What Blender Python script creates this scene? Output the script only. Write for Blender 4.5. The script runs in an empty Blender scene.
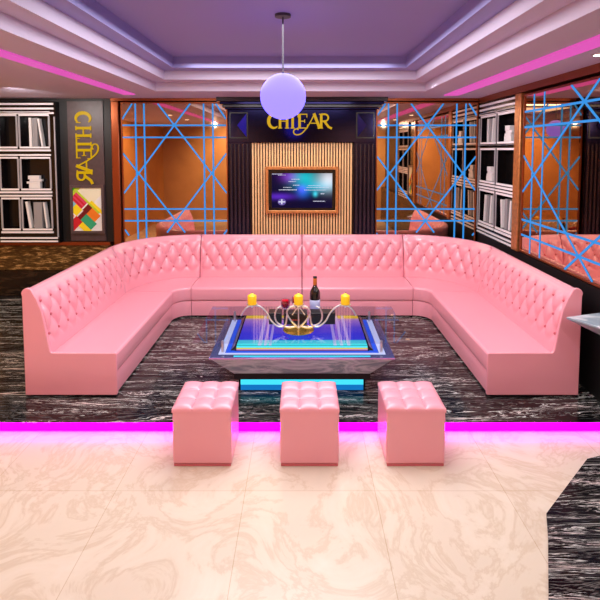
import bpy, bmesh, math, random
from math import pi, sin, cos, radians
random.seed(7)
C = bpy.context.scene.collection

# ---------------------------------------------------------------- materials
def lin(c):
    return tuple(((v/255)/12.92 if v/255 <= .04045 else ((v/255+.055)/1.055)**2.4) for v in c) + (1,)

def mat(name, rgb, rough=.5, metal=0, emit=0, spec=.5, coat=0, bump=0, bscale=60, var=0, trans=0, alpha=1):
    m = bpy.data.materials.new(name); m.use_nodes = True
    nt = m.node_tree; b = nt.nodes['Principled BSDF']
    b.inputs['Base Color'].default_value = lin(rgb)
    b.inputs['Roughness'].default_value = rough
    b.inputs['Metallic'].default_value = metal
    b.inputs['Specular IOR Level'].default_value = spec
    b.inputs['Coat Weight'].default_value = coat
    b.inputs['Coat Roughness'].default_value = .2
    b.inputs['Transmission Weight'].default_value = trans
    b.inputs['Alpha'].default_value = alpha
    if emit:
        b.inputs['Emission Color'].default_value = lin(rgb)
        b.inputs['Emission Strength'].default_value = emit
        b.inputs['Base Color'].default_value = lin([v*.15 for v in rgb]); b.inputs['Specular IOR Level'].default_value = .1
    if bump or var:
        tc = nt.nodes.new('ShaderNodeTexCoord'); nz = nt.nodes.new('ShaderNodeTexNoise')
        nz.inputs['Scale'].default_value = bscale; nz.inputs['Detail'].default_value = 4
        nt.links.new(tc.outputs['Object'], nz.inputs['Vector'])
        if bump:
            bp = nt.nodes.new('ShaderNodeBump'); bp.inputs['Strength'].default_value = bump
            bp.inputs['Distance'].default_value = .003
            nt.links.new(nz.outputs['Fac'], bp.inputs['Height']); nt.links.new(bp.outputs['Normal'], b.inputs['Normal'])
        if var:
            mx = nt.nodes.new('ShaderNodeMix'); mx.data_type = 'RGBA'
            mx.inputs['A'].default_value = lin([v*(1-var) for v in rgb])
            mx.inputs['B'].default_value = lin([min(255, v*(1+var)) for v in rgb])
            nt.links.new(nz.outputs['Fac'], mx.inputs['Factor']); nt.links.new(mx.outputs['Result'], b.inputs['Base Color'])
    return m

def ramp_mat(name, stops, kind='noise', scale=3, vec=(1, 1, 1), dist=0, rough=.2, rot=(0, 0, 0), detail=6, coat=0, spec=.5, rough_detail=.6):
    m = bpy.data.materials.new(name); m.use_nodes = True
    nt = m.node_tree; b = nt.nodes['Principled BSDF']; L = nt.links
    tc = nt.nodes.new('ShaderNodeTexCoord'); mp = nt.nodes.new('ShaderNodeMapping')
    mp.inputs['Scale'].default_value = vec; mp.inputs['Rotation'].default_value = rot
    L.new(tc.outputs['Object'], mp.inputs['Vector'])
    if kind == 'wave':
        t = nt.nodes.new('ShaderNodeTexWave'); t.inputs['Detail Scale'].default_value = 1.6
        t.inputs['Distortion'].default_value = dist; t.inputs['Detail'].default_value = detail
        t.inputs['Detail Roughness'].default_value = rough_detail
        t.bands_direction = 'Y'
    else:
        t = nt.nodes.new('ShaderNodeTexNoise'); t.inputs['Distortion'].default_value = dist
        t.inputs['Detail'].default_value = detail; t.inputs['Roughness'].default_value = rough_detail
    t.inputs['Scale'].default_value = scale
    L.new(mp.outputs['Vector'], t.inputs['Vector'])
    r = nt.nodes.new('ShaderNodeValToRGB')
    e = r.color_ramp.elements
    while len(e) < len(stops): e.new(.5)
    for k, (p, c) in enumerate(stops): e[k].position = p; e[k].color = lin(c)
    L.new(t.outputs['Fac'], r.inputs['Fac']); L.new(r.outputs['Color'], b.inputs['Base Color'])
    b.inputs['Roughness'].default_value = rough; b.inputs['Coat Weight'].default_value = coat
    b.inputs['Specular IOR Level'].default_value = spec
    return m

M = {}
M['leather'] = mat('pink_leather', (237, 158, 173), .36, coat=.6, bump=.15, bscale=140, spec=.45)
M['leather_seat'] = M['leather']
M['button'] = mat('button_leather', (205, 100, 112), .3, coat=.3)
M['plinth'] = mat('black_plinth', (14, 12, 14), .5)
M['marble_dark'] = ramp_mat('dark_marble', [(0, (4, 4, 5)), (.36, (8, 8, 10)), (.375, (90, 90, 90)), (.39, (6, 7, 8)), (.455, (14, 14, 15)), (.467, (110, 108, 104)), (.48, (7, 7, 8)), (.53, (12, 12, 13)), (.543, (215, 214, 208)), (.555, (9, 9, 10)), (.61, (60, 54, 54)), (.63, (235, 222, 216)), (.645, (8, 8, 10)), (1, (14, 14, 16))],
                            'noise', 1.7, (.42, 4.2, 3), 2.2, .17, (0, 0, .12), 8, spec=.3, rough_detail=.62)
M['marble_inlay'] = M['marble_dark']
M['marble_bronze'] = ramp_mat('bronze_marble', [(0, (70, 50, 26)), (.4, (140, 105, 58)), (.55, (205, 168, 108)), (.7, (120, 84, 44)), (1, (70, 48, 26))], 'wave', 2.2, (1, 1, 5), 7, .2, spec=.4)
M['marble_wall'] = ramp_mat('black_wall_marble', [(0, (10, 8, 9)), (.5, (26, 20, 18)), (.62, (60, 45, 34)), (.7, (18, 14, 13)), (1, (10, 9, 9))], 'noise', 2, (1, 1, 6), 1.5, .25)
M['marble_steel'] = ramp_mat('grey_brushed_marble', [(0, (120, 138, 150)), (.42, (165, 184, 196)), (.52, (235, 245, 250)), (.6, (185, 202, 214)), (1, (140, 156, 168))], 'noise', 2.2, (1, 1, 4), 1.6, .22, (0, .5, .2), 8)
M['marble_steel'].node_tree.nodes['Principled BSDF'].inputs['Metallic'].default_value = .2
M['mirror'] = mat('bronze_mirror', (214, 184, 154), .02, 1)
M['frame'] = mat('bronze_frame', (150, 78, 44), .28, .75)
M['gold_frame'] = mat('gold_frame', (190, 128, 76), .3, .6, var=.25, bscale=25)
M['led_blue'] = mat('led_blue', (52, 146, 228), .4, emit=1.0)
M['led_pink'] = mat('led_magenta', (255, 0, 225), .4, emit=11)
M['black_gloss'] = mat('black_gloss', (104, 92, 160), .1, 1)
_b = M['black_gloss'].node_tree.nodes['Principled BSDF']; _b.inputs['Base Color'].default_value = (.02, .018, .06, 1)
M['black'] = mat('black_lacquer', (9, 8, 11), .22, spec=.4)
M['purple_black'] = mat('purple_black_lacquer', (34, 26, 40), .15, spec=.6)
M['brown_strip'] = mat('brown_stone', (74, 58, 60), .4, var=.2, bscale=18)
M['gold'] = mat('glowing_gold_letters', (250, 196, 20), .3, .2, emit=.62)  # own glow added to brighten the letters
M['slat'] = mat('slat_wood', (243, 190, 135), .35, var=.12, bscale=14)
M['slat_back'] = mat('slat_backing', (52, 26, 22), .3, .3)
M['tv_body'] = mat('tv_black', (6, 6, 8), .2)
M['white_line'] = mat('white_lacquer', (242, 240, 242), .4)
M['grey_line'] = mat('grey_lacquer', (165, 163, 167), .4)
M['white_book'] = mat('white_book', (232, 230, 228), .5)
M['grey_book'] = mat('grey_book', (150, 148, 150), .5)
M['ceiling'] = mat('ceiling_paint', (200, 188, 212), .55)
M['ceiling_dark'] = mat('ceiling_recess', (150, 146, 205), .5)
M['warm_wall'] = mat('tan_leather_wall', (190, 145, 98), .5, var=.12, bscale=2)
M['orange_wall'] = mat('amber_wall', (196, 138, 80), .5, var=.1, bscale=2)
M['dark_wall'] = mat('dark_brown_wall', (45, 30, 24), .4)
M['ball'] = mat('lavender_glow', (184, 160, 250), .5, emit=.92)
_b = M['ball'].node_tree.nodes['Principled BSDF']; _b.inputs['Emission Color'].default_value = (.15, .112, 1, 1); _b.inputs['Emission Strength'].default_value = 3.0
M['cord'] = mat('cord_grey', (60, 56, 70), .4)
M['added_lamp_on'] = mat('added_downlight_glow', (255, 240, 222), .5, emit=5)
M['chrome'] = mat('brushed_nickel', (228, 224, 220), .32, .85)
M['gold_plate'] = mat('gold_plate', (230, 190, 90), .22, .9)
M['candle'] = mat('yellow_wax', (250, 200, 20), .45, var=.05)
M['wick'] = mat('wick_dark', (40, 30, 20), .8)
M['bottle'] = mat('dark_green_glass', (14, 14, 16), .06, spec=.8)
M['label'] = mat('label_pale', (190, 198, 228), .5)
M['foil'] = mat('orange_foil', (205, 120, 50), .3, .3)
M['wine'] = mat('red_wine', (215, 10, 36), .06, spec=.8)
M['glass'] = mat('clear_glass', (235, 240, 250), .02, trans=1)
M['box_black'] = mat('black_box', (22, 18, 22), .3)
M['box_print'] = mat('red_print', (190, 70, 60), .4)
M['steel_blue'] = mat('steel_rim', (120, 138, 190), .15, .85)
M['rim_pink'] = mat('rim_edge', (225, 165, 225), .2, .3)
M['led_cyan'] = mat('led_cyan', (70, 225, 250), .4, emit=1.1)
M['led_blue2'] = mat('led_deep_blue', (30, 90, 245), .4, emit=.9)
M['led_lav'] = mat('led_lavender', (205, 210, 255), .4, emit=.95)
M['led_azure'] = mat('led_azure', (20, 130, 215), .4, emit=.8)

M['pic_frame'] = mat('picture_frame', (92, 80, 84), .3, .3)
for n, c in dict(art_green=(90, 190, 40), art_lime=(190, 215, 60), art_cream=(235, 232, 200), art_yellow=(250, 225, 40), art_red=(205, 40, 50), art_crimson=(220, 70, 100), art_orange=(240, 130, 40),
                 art_sky=(140, 205, 225), art_dark=(120, 30, 30), art_teal=(60, 170, 120), art_white=(240, 240, 235)).items():
    M[n] = mat(n, c, .5); M[n].node_tree.nodes['Principled BSDF'].inputs['Specular IOR Level'].default_value = .2

def thin_glass():
    m = bpy.data.materials.new('table_glass'); m.use_nodes = True; nt = m.node_tree; L = nt.links
    out = nt.nodes['Material Output']; nt.nodes.remove(nt.nodes['Principled BSDF'])
    tr = nt.nodes.new('ShaderNodeBsdfTransparent'); tr.inputs['Color'].default_value = (.9, .92, .97, 1)
    gl = nt.nodes.new('ShaderNodeBsdfGlossy'); gl.inputs['Roughness'].default_value = .01
    fr = nt.nodes.new('ShaderNodeFresnel'); fr.inputs['IOR'].default_value = 1.6
    mx = nt.nodes.new('ShaderNodeMixShader')
    ge = nt.nodes.new('ShaderNodeNewGeometry'); ml = nt.nodes.new('ShaderNodeMath'); ml.operation = 'MULTIPLY'; sb = nt.nodes.new('ShaderNodeMath'); sb.operation = 'SUBTRACT'
    sb.inputs[0].default_value = 1; L.new(ge.outputs['Backfacing'], sb.inputs[1]); L.new(fr.outputs[0], ml.inputs[0]); L.new(sb.outputs[0], ml.inputs[1])
    L.new(ml.outputs[0], mx.inputs[0]); L.new(tr.outputs[0], mx.inputs[1]); L.new(gl.outputs[0], mx.inputs[2])
    L.new(mx.outputs[0], out.inputs['Surface'])
    return m
M['table_glass'] = thin_glass()

def floor_mat():
    m = bpy.data.materials.new('beige_marble_tiles'); m.use_nodes = True; nt = m.node_tree; L = nt.links
    b = nt.nodes['Principled BSDF']; N = nt.nodes.new
    tc = N('ShaderNodeTexCoord')
    nz = N('ShaderNodeTexNoise'); nz.inputs['Scale'].default_value = 1.7; nz.inputs['Detail'].default_value = 9; nz.inputs['Distortion'].default_value = 1.8; nz.inputs['Roughness'].default_value = .65
    L.new(tc.outputs['Object'], nz.inputs['Vector'])
    r = N('ShaderNodeValToRGB'); e = r.color_ramp.elements
    st = [(.0, (208, 196, 176)), (.45, (214, 202, 182)), (.495, (204, 188, 165)), (.54, (216, 204, 184)), (.72, (222, 212, 195)), (1, (208, 196, 178))]
    while len(e) < len(st): e.new(.5)
    for k, (p, c) in enumerate(st): e[k].position = p; e[k].color = lin(c)
    L.new(nz.outputs['Fac'], r.inputs['Fac'])
    br = N('ShaderNodeTexBrick'); br.offset = 0; br.inputs['Scale'].default_value = 1
    br.inputs['Brick Width'].default_value = .8; br.inputs['Row Height'].default_value = .8; br.inputs['Mortar Size'].default_value = .002
    br.inputs['Color1'].default_value = (1, 1, 1, 1); br.inputs['Color2'].default_value = (.96, .95, .94, 1); br.inputs['Mortar'].default_value = (.78, .70, .62, 1)
    mp = N('ShaderNodeMapping'); mp.inputs['Location'].default_value = (.35, .22, 0)
    L.new(tc.outputs['Object'], mp.inputs['Vector']); L.new(mp.outputs['Vector'], br.inputs['Vector'])
    mx = N('ShaderNodeMix'); mx.data_type = 'RGBA'; mx.blend_type = 'MULTIPLY'; mx.inputs['Factor'].default_value = 1
    L.new(r.outputs['Color'], mx.inputs['A']); L.new(br.outputs['Color'], mx.inputs['B'])
    L.new(mx.outputs['Result'], b.inputs['Base Color'])
    b.inputs['Roughness'].default_value = .24
    return m
M['floor'] = floor_mat()

def screen_mat():
    m = bpy.data.materials.new('tv_picture'); m.use_nodes = True; nt = m.node_tree; L = nt.links; N = nt.nodes.new
    b = nt.nodes['Principled BSDF']; tc = N('ShaderNodeTexCoord')
    sx = N('ShaderNodeSeparateXYZ'); L.new(tc.outputs['Generated'], sx.inputs[0])
    def math_(op, a, bb):
        n = N('ShaderNodeMath'); n.operation = op
        for k, v in enumerate((a, bb)):
            if isinstance(v, (int, float)): n.inputs[k].default_value = v
            else: L.new(v, n.inputs[k])
        return n.outputs[0]
    def blob(cx, cz, rx, rz):
        dx = math_('DIVIDE', math_('SUBTRACT', sx.outputs['X'], cx), rx); dz = math_('DIVIDE', math_('SUBTRACT', sx.outputs['Z'], cz), rz)
        d = math_('ADD', math_('MULTIPLY', dx, dx), math_('MULTIPLY', dz, dz))
        return math_('POWER', 2.718, math_('MULTIPLY', d, -1))
    nz = N('ShaderNodeTexNoise'); nz.inputs['Scale'].default_value = 4; L.new(tc.outputs['Generated'], nz.inputs['Vector'])
    cols = [((.55, .88, .2, .22), (0, .5, .55)), ((.95, .82, .17, .28), (.75, .75, .8)), ((.75, .62, .28, .16), (0, .35, .5)), ((.5, .55, .08, .12), (.08, .0, .8)),
            ((.3, .9, .14, .16), (.2, .0, .45)), ((.12, .33, .25, .09), (.10, .02, .5)), ((.72, .40, .035, .07), (.05, .65, .8)), ((.52, .40, .10, .12), (0, .08, .4))]
    acc = None
    for (a, c) in cols:
        f = blob(*a)
        mx = N('ShaderNodeMix'); mx.data_type = 'RGBA'; mx.blend_type = 'ADD'; L.new(f, mx.inputs['Factor'])
        if acc is None: mx.inputs['A'].default_value = (.006, .003, .03, 1)
        else: L.new(acc, mx.inputs['A'])
        mx.inputs['B'].default_value = (*c, 1); acc = mx.outputs['Result']
    L.new(acc, b.inputs['Emission Color']); b.inputs['Emission Strength'].default_value = 1
    b.inputs['Base Color'].default_value = (0, 0, 0, 1); b.inputs['Roughness'].default_value = .3; b.inputs['Specular IOR Level'].default_value = .05
    return m
M['screen'] = screen_mat()
M['screen_text'] = mat('screen_text', (225, 225, 250), .5, emit=.9)

def reflection_mat():  # slat wall and television reflection painted as a glowing gradient
    m = bpy.data.materials.new('painted_reflection_glow'); m.use_nodes = True; nt = m.node_tree; L = nt.links; N = nt.nodes.new
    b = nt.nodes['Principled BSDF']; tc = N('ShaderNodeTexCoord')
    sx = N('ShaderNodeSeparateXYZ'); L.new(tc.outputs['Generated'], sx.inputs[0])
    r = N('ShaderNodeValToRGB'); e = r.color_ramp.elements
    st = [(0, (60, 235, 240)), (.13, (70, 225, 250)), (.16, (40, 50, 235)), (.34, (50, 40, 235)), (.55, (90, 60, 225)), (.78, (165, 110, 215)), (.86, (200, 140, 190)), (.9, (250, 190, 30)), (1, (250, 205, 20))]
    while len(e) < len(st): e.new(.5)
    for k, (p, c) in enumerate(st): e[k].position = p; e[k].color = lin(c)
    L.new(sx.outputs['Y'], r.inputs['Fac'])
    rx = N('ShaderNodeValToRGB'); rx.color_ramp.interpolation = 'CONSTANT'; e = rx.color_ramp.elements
    bars = [.0, .16, .185, .205, .225, .245, .265, .74, .765, .79, .815, .845, .87]  # pale bars painted as part of the reflection
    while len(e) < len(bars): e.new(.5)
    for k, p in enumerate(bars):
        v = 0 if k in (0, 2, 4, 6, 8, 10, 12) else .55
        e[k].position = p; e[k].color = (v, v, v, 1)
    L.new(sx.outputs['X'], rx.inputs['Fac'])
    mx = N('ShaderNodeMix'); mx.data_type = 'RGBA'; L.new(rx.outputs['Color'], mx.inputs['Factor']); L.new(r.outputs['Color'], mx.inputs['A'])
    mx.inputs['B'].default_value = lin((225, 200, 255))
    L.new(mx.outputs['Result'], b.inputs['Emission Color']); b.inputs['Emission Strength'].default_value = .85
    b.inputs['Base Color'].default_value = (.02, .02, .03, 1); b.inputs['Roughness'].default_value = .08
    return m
M['painted_reflection'] = reflection_mat()

# ---------------------------------------------------------------- mesh helpers
class MB:
    def __init__(s): s.v = []; s.f = []; s.mi = []
    def add(s, vs, fs, mi=0):
        n = len(s.v); s.v += [tuple(p) for p in vs]; s.f += [tuple(i+n for i in f) for f in fs]; s.mi += [mi]*len(fs); return s
    def box(s, x0, x1, y0, y1, z0, z1, mi=0):
        return s.add([(x0, y0, z0), (x1, y0, z0), (x1, y1, z0), (x0, y1, z0), (x0, y0, z1), (x1, y0, z1), (x1, y1, z1), (x0, y1, z1)],
                     [(0, 3, 2, 1), (4, 5, 6, 7), (0, 1, 5, 4), (1, 2, 6, 5), (2, 3, 7, 6), (3, 0, 4, 7)], mi)
    def prism(s, poly, fn, a, b, mi=0):
        n = len(poly); vs = [fn(p, a) for p in poly]+[fn(p, b) for p in poly]
        return s.add(vs, [tuple(range(n)), tuple(range(2*n-1, n-1, -1))]+[(i, (i+1) % n, (i+1) % n+n, i+n) for i in range(n)], mi)
    def lathe(s, c, prof, n=24, mi=0):
        vs = []; fs = []
        for (r, z) in prof:
            for k in range(n): vs.append((c[0]+r*cos(2*pi*k/n), c[1]+r*sin(2*pi*k/n), c[2]+z))
        for j in range(len(prof)-1):
            for k in range(n): fs.append((j*n+k, j*n+(k+1) % n, (j+1)*n+(k+1) % n, (j+1)*n+k))
        fs.append(tuple(range(n-1, -1, -1))); fs.append(tuple((len(prof)-1)*n+k for k in range(n)))
        return s.add(vs, fs, mi)
    def tube(s, pts, r, n=8, mi=0):
        from mathutils import Vector as V
        P = [V(p) for p in pts]; vs = []; fs = []; up = V((0, 0, 1)); rr = r if isinstance(r, list) else [r]*len(P)
        for i, p in enumerate(P):
            t = (P[min(i+1, len(P)-1)]-P[max(i-1, 0)]).normalized()
            a = t.cross(up)
            if a.length < .05: a = t.cross(V((0, 1, 0)))
            a.normalize(); b = t.cross(a).normalized()
            for k in range(n): vs.append(p+(a*cos(2*pi*k/n)+b*sin(2*pi*k/n))*rr[i])
        for i in range(len(P)-1):
            for k in range(n): fs.append((i*n+k, i*n+(k+1) % n, (i+1)*n+(k+1) % n, (i+1)*n+k))
        fs.append(tuple(range(n))); fs.append(tuple((len(P)-1)*n+k for k in range(n)))
        return s.add(vs, fs, mi)
    def build(s, name, mats, parent=None, smooth=False, bevel=0, seg=2, angle=40):
        me = bpy.data.meshes.new(name); o = org(parent)
        me.from_pydata([(x-o[0], y-o[1], z-o[2]) for (x, y, z) in s.v], [], s.f)
        if not isinstance(mats, (list, tuple)): mats = [mats]
        for m in mats: me.materials.append(m)
        for p, k in zip(me.polygons, s.mi): p.material_index = k
        bm = bmesh.new(); bm.from_mesh(me); bmesh.ops.recalc_face_normals(bm, faces=bm.faces); bm.to_mesh(me); bm.free()
        if smooth:
            for p in me.polygons: p.use_smooth = True
            me.set_sharp_from_angle(angle=radians(angle))
        ob = bpy.data.objects.new(name, me); C.objects.link(ob)
        if parent: ob.parent = parent
        if bevel:
            md = ob.modifiers.new('bevel', 'BEVEL'); md.width = bevel; md.segments = seg; md.limit_method = 'ANGLE'; md.angle_limit = radians(40)
            for p in me.polygons: p.use_smooth = True
            me.set_sharp_from_angle(angle=radians(50))
        return ob

def ringframe(W0, W1, Z0, Z1, w, fn, d0, d1):
    o = [(W0, Z0), (W1, Z0), (W1, Z1), (W0, Z1)]; i = [(W0+w, Z0+w), (W1-w, Z0+w), (W1-w, Z1-w), (W0+w, Z1-w)]
    vs = [fn(p, d) for d in (d0, d1) for p in o+i]; fs = []
    for k in range(4):
        n = (k+1) % 4
        fs += [(k, n, n+4, k+4), (k+8, n+8, n+12, k+12), (k, n, n+8, k+8), (k+4, n+4, n+12, k+12)]
    return MB().add(vs, fs)

def org(parent):
    o = [0, 0, 0]
    while parent:
        for k in range(3): o[k] += parent.location[k]
        parent = parent.parent
    return o

def thing(name, loc, label, cat, group=None):
    o = bpy.data.objects.new(name, None); C.objects.link(o); o.location = loc; o.empty_display_size = .1
    o['label'] = label; o['category'] = cat
    if group: o['group'] = group
    return o
def tag(o, label, cat, group=None):
    o['label'] = label; o['category'] = cat
    if group: o['group'] = group
    return o
def struct(o, label=None):
    o['kind'] = 'structure'
    if label: o['label'] = label
    return o
def box(name, m, x0, x1, y0, y1, z0, z1, parent=None, bevel=0):
    return MB().box(x0, x1, y0, y1, z0, z1).build(name, m, parent, bevel=bevel)
def copy_obj(o, parent, loc=None):
    c = o.copy(); C.objects.link(c); c.parent = parent
    if loc is not None: c.location = loc
    return c

# ---------------------------------------------------------------- room shell
P = .081          # height of the marble stage
CZ = 2.79         # ceiling
XR, XL, YB, YF = 2.52, -4.2, 6.98, -1.6
struct(box('floor', M['floor'], XL, XR, YF, YB, -.1, 0), 'polished beige marble tile floor')
stage = struct(box('floor', M['marble_dark'], XL, XR, 3.655, YB, 0.0005, P), 'raised dark veined marble floor')
struct(box('wall_back', M['dark_wall'], XL, XR, YB, YB+.1, 0, 3.15))
struct(box('wall_right', M['dark_wall'], XR, XR+.1, YF, YB, 0, 3.15))
struct(box('wall_left', M['orange_wall'], XL-.1, XL, YF, YB, 0, 3.15))
struct(box('wall_front', M['warm_wall'], XL, XR, YF-.1, YF, 0, 3.15))
# ceiling with a stepped recess
b = MB()
def ring(b, X0, X1, Y0, Y1, x0, x1, y0, y1, za, zb, mi=0):
    b.box(X0, x0, Y0, Y1, za, zb, mi); b.box(x1, X1, Y0, Y1, za, zb, mi); b.box(x0, x1, Y0, y0, za, zb, mi); b.box(x0, x1, y1, Y1, za, zb, mi)
ring(b, XL, XR, YF, YB, -1.72, 1.45, .8, 6.0, CZ, CZ+.1)
ring(b, XL, XR, YF, YB, -1.55, 1.28, 1.0, 5.75, CZ+.1001, CZ+.2)
b.box(XL, XR, YF, YB, CZ+.32, CZ+.36, 1); ring(b, XL, XR, YF, YB, -1.4, 1.13, 1.2, 5.55, CZ+.2001, CZ+.3199, 1)
struct(b.build('ceiling', [M['ceiling'], M['ceiling_dark']]), 'lavender painted ceiling with stepped recess')
# magenta strips of the ceiling and the step
MB().box(-2.2, -2.06, .8, 6.3, CZ-.012, CZ-.0005).build('ceiling_light_strip', mat('led_pink_soft', (250, 95, 205), .4, emit=.75))
MB().box(1.78, 1.96, .8, 6.4, CZ-.012, CZ-.0005).build('ceiling_light_strip', bpy.data.materials['led_pink_soft'])
for o, s in zip([o for o in C.objects if o.name.startswith('ceiling_light_strip')], ('left', 'right')):
    tag(o, 'pink light strip along the %s side of the ceiling' % s, 'light strip')
t = box('floor_light_strip', M['led_pink'], XL+.01, XR-.01, 3.640, 3.654, .004, P-.006)
tag(t, 'glowing magenta light strip along the front of the dark marble step', 'light strip')
tr = box('trim_1', M['marble_dark'], XL+.005, XR-.005, 3.625, 3.6549, P-.005, P+.0005); struct(tr)

# lower walls: dado
struct(box('trim_2', M['marble_wall'], XL+.01, -2.62, 6.87, YB-.001, P, .455), 'dark marble lower wall')
struct(box('trim_3', M['marble_bronze'], XL+.01, -2.62, 6.85, YB-.001, .456, .80), 'bronze veined marble band')
struct(box('trim_4', M['frame'], XL+.01, -2.62, 6.83, YB-.001, .801, .845), 'bronze ledge')
struct(box('trim_5', M['plinth'], -2.4, 2.38, 6.86, YB-.001, P, .95))
struct(box('trim_6', M['plinth'], 2.40, XR-.001, 3.0, YB-.13, P, .98), 'black lower wall beside the sofa')
struct(box('trim_7', M['marble_wall'], 2.40, XR-.001, YF+.01, 2.999, .001, .98))
struct(box('trim_8', M['frame'], -2.56, 2.5, 6.80, YB-.001, 2.755, CZ-.001), 'red bronze moulding above the mirrors')
struct(box('trim_9', M['frame'], 2.36, XR-.001, YF+.01, 6.79, 2.72, CZ-.001), 'red bronze moulding above the right wall')
struct(box('trim_10', M['plinth'], XL+.01, -2.57, 6.86, YB-.001, .846, CZ-.001), 'black panelled wall')

# ---------------------------------------------------------------- lattice mirrors
def lattice(name, label, fn, cx, cz, hw, hh, kx, kz, parent_loc, group=None, strips=None):
    """fn(a, z, d) -> world: a across the panel, z up, d out of the wall."""
    t = thing(name, parent_loc, label, 'mirror', group)
    def panel(b, a0, a1, z0, z1, d0, d1):
        q = [fn(a0, z0, d0), fn(a1, z1, d1)]
        return b.box(*sorted((q[0][0], q[1][0])), *sorted((q[0][1], q[1][1])), *sorted((q[0][2], q[1][2])))
    panel(MB(), cx-hw, cx+hw, cz-hh, cz+hh, -.05, 0).build('mirror', M['mirror'], t)
    w = .02
    ringframe(cx-hw-w, cx+hw+w, cz-hh-w, cz+hh+w, w, lambda p, d: fn(p[0], p[1], d), -.06, .012).build('frame', M['frame'], t, bevel=.004)
    def strip(p, q, wd=.0105):
        # clip to the panel
        (x0, y0), (x1, y1) = p, q; dx, dy = x1-x0, y1-y0; t0, t1 = 0, 1
        for pp, qq in ((-dx, x0+hw), (dx, hw-x0), (-dy, y0+hh), (dy, hh-y0)):
            if abs(pp) < 1e-9: continue
            r = qq/pp
            if pp < 0: t0 = max(t0, r)
            else: t1 = min(t1, r)
        if t1 <= t0: return
        a = (x0+t0*dx, y0+t0*dy); c = (x0+t1*dx, y0+t1*dy); L = math.hypot(dx, dy); n = (-dy/L*wd, dx/L*wd)
        poly = [(a[0]+n[0], a[1]+n[1]), (c[0]+n[0], c[1]+n[1]), (c[0]-n[0], c[1]-n[1]), (a[0]-n[0], a[1]-n[1])]
        MB().prism(poly, lambda p_, d: fn(cx+p_[0], cz+p_[1], d), .0005, .004).build('light_strip', M['led_blue'], t)
    big = 5
    A, B = 36*kx, 48*kz
    for x in (-38, -29.5, 29, 38): strip((x*kx, -big), (x*kx, big))
    for z in (-48, -36, 36, 48): strip((-big, z*kz), (big, z*kz))
    s = B/A
    # four long diagonals through the top and bottom crossing
    for sx in (-1, 1):
        strip((-sx*17.5*kx, B+23.5*kz), (sx*53*kx, B-53*kx*s)) # down from the top crossing
        strip((sx*9*kx, -B-12*kz), (-sx*53*kx, -B+53*kx*s))
        strip((sx*40*kx, 71*kz), (sx*53*kx, 51*kz))
        strip((sx*49*kx, -54*kz), (sx*45*kx, -61*kz)) if False else None
        strip((sx*53*kx, -54*kz), (sx*47*kx, -63*kz))
    return t
k = .01372
lattice('lattice_mirror', 'bronze mirror panel with blue light strip lattice, left of the black television surround', lambda a, z, d: (a, 6.85-d, z), -1.722, 1.784, .70, .94, k, k*.985, (-1.722, 6.85, .81), 'lattice mirrors on the back wall')
lattice('lattice_mirror', 'bronze mirror panel with blue light strip lattice, right of the black television surround', lambda a, z, d: (a, 6.85-d, z), 1.685, 1.784, .668, .94, k, k*.985, (1.668, 6.85, .81), 'lattice mirrors on the back wall')
lattice('lattice_mirror', 'large bronze mirror with blue light strip lattice on the right side wall', lambda a, z, d: (2.39-d, a, z), 4.31, 1.845, 1.14, .83, .0245, .0138, (2.39, 4.31, 1.0))

# posts between panels
for nm, a in (('left end of the left lattice mirror', (-2.56, -2.455, 6.80, YB-.001)),):
    o = box('door_post', M['frame'], *a, P, 2.754, bevel=.01); tag(o, 'slim bronze post at the ' + nm, 'post')
o = box('door_post', M['gold_frame'], 2.36, XR-.002, 5.50, 5.655, .981, 2.719, bevel=.012); tag(o, 'glossy amber post between the right bookshelf and the side wall mirror', 'post')
o = box('door_post', M['gold_frame'], 2.36, XR-.002, 2.98, 3.12, .981, 2.719, bevel=.012); tag(o, 'amber post at the near end of the side wall mirror', 'post')

# ---------------------------------------------------------------- television surround
t = thing('television_surround', (0, 6.8, P), 'black lacquer television surround with fluted columns and stepped cornice', 'surround')
box('backing', M['slat_back'], -.70, .70, 6.84, 6.95, P, 2.2, t)
b = MB(); n = 36; w = 1.36/n
for i in range(n): x = -.68+w*i; b.box(x+w*.22, x+w*.78, 6.80, 6.845, P+.3, 2.195)
b.build('slat_panel', M['slat'], t)
box('fascia', M['black_gloss'], -.985, .985, 6.76, 6.95, 2.2, 2.635, t, bevel=.006)
for s in (-1, 1):
    x0, x1 = sorted((s*.70, s*.985))
    c = box('column', M['black_gloss'], x0, x1, 6.78, 6.95, P, 2.2, t)
    b = MB()
    for i in range(5):
        x = x0+.035+i*.054; b.tube([(x, 6.782, P+.02), (x, 6.782, 2.18)], .019, 10)
    b.build('fluting', M['purple_black'], c, smooth=True)
    b = ringframe(x0+.02, x1-.02, 2.255, 2.60, .015, lambda p, d: (p[0], d, p[1]), 6.752, 6.7595)
    blk = b.build('capital', M['black'], t)
    xm = (x0+x1)/2
    # triangular reflection on the capital, painted as a blue facet
    f = MB(); a0, a1, z0, z1 = x0+.04, x1-.04, 2.275, 2.58; xi = a1 if s < 0 else a0; xo = a0 if s < 0 else a1
    f.add([(xi, 6.757, z0), (xi, 6.757, z1), (xo*.6+xi*.4, 6.745, (z0+z1)/2)], [(0, 1, 2)])
    f.build('blue_reflection', mat('blue_reflection_paint', (40, 34, 170) if s < 0 else (36, 30, 92), .1, .5, emit=.0), blk)
z = 2.636
for zz, ex, yy in ((2.66, 1.02, 6.73), (2.70, 1.05, 6.70), (2.735, 1.08, 6.67), (2.789, 1.12, 6.63)):
    box('cornice', M['black_gloss'] if zz in (2.66, 2.735) else M['purple_black'], -ex, ex, yy, 6.83, z, zz, t, bevel=.005); z = zz+.0005

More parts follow.
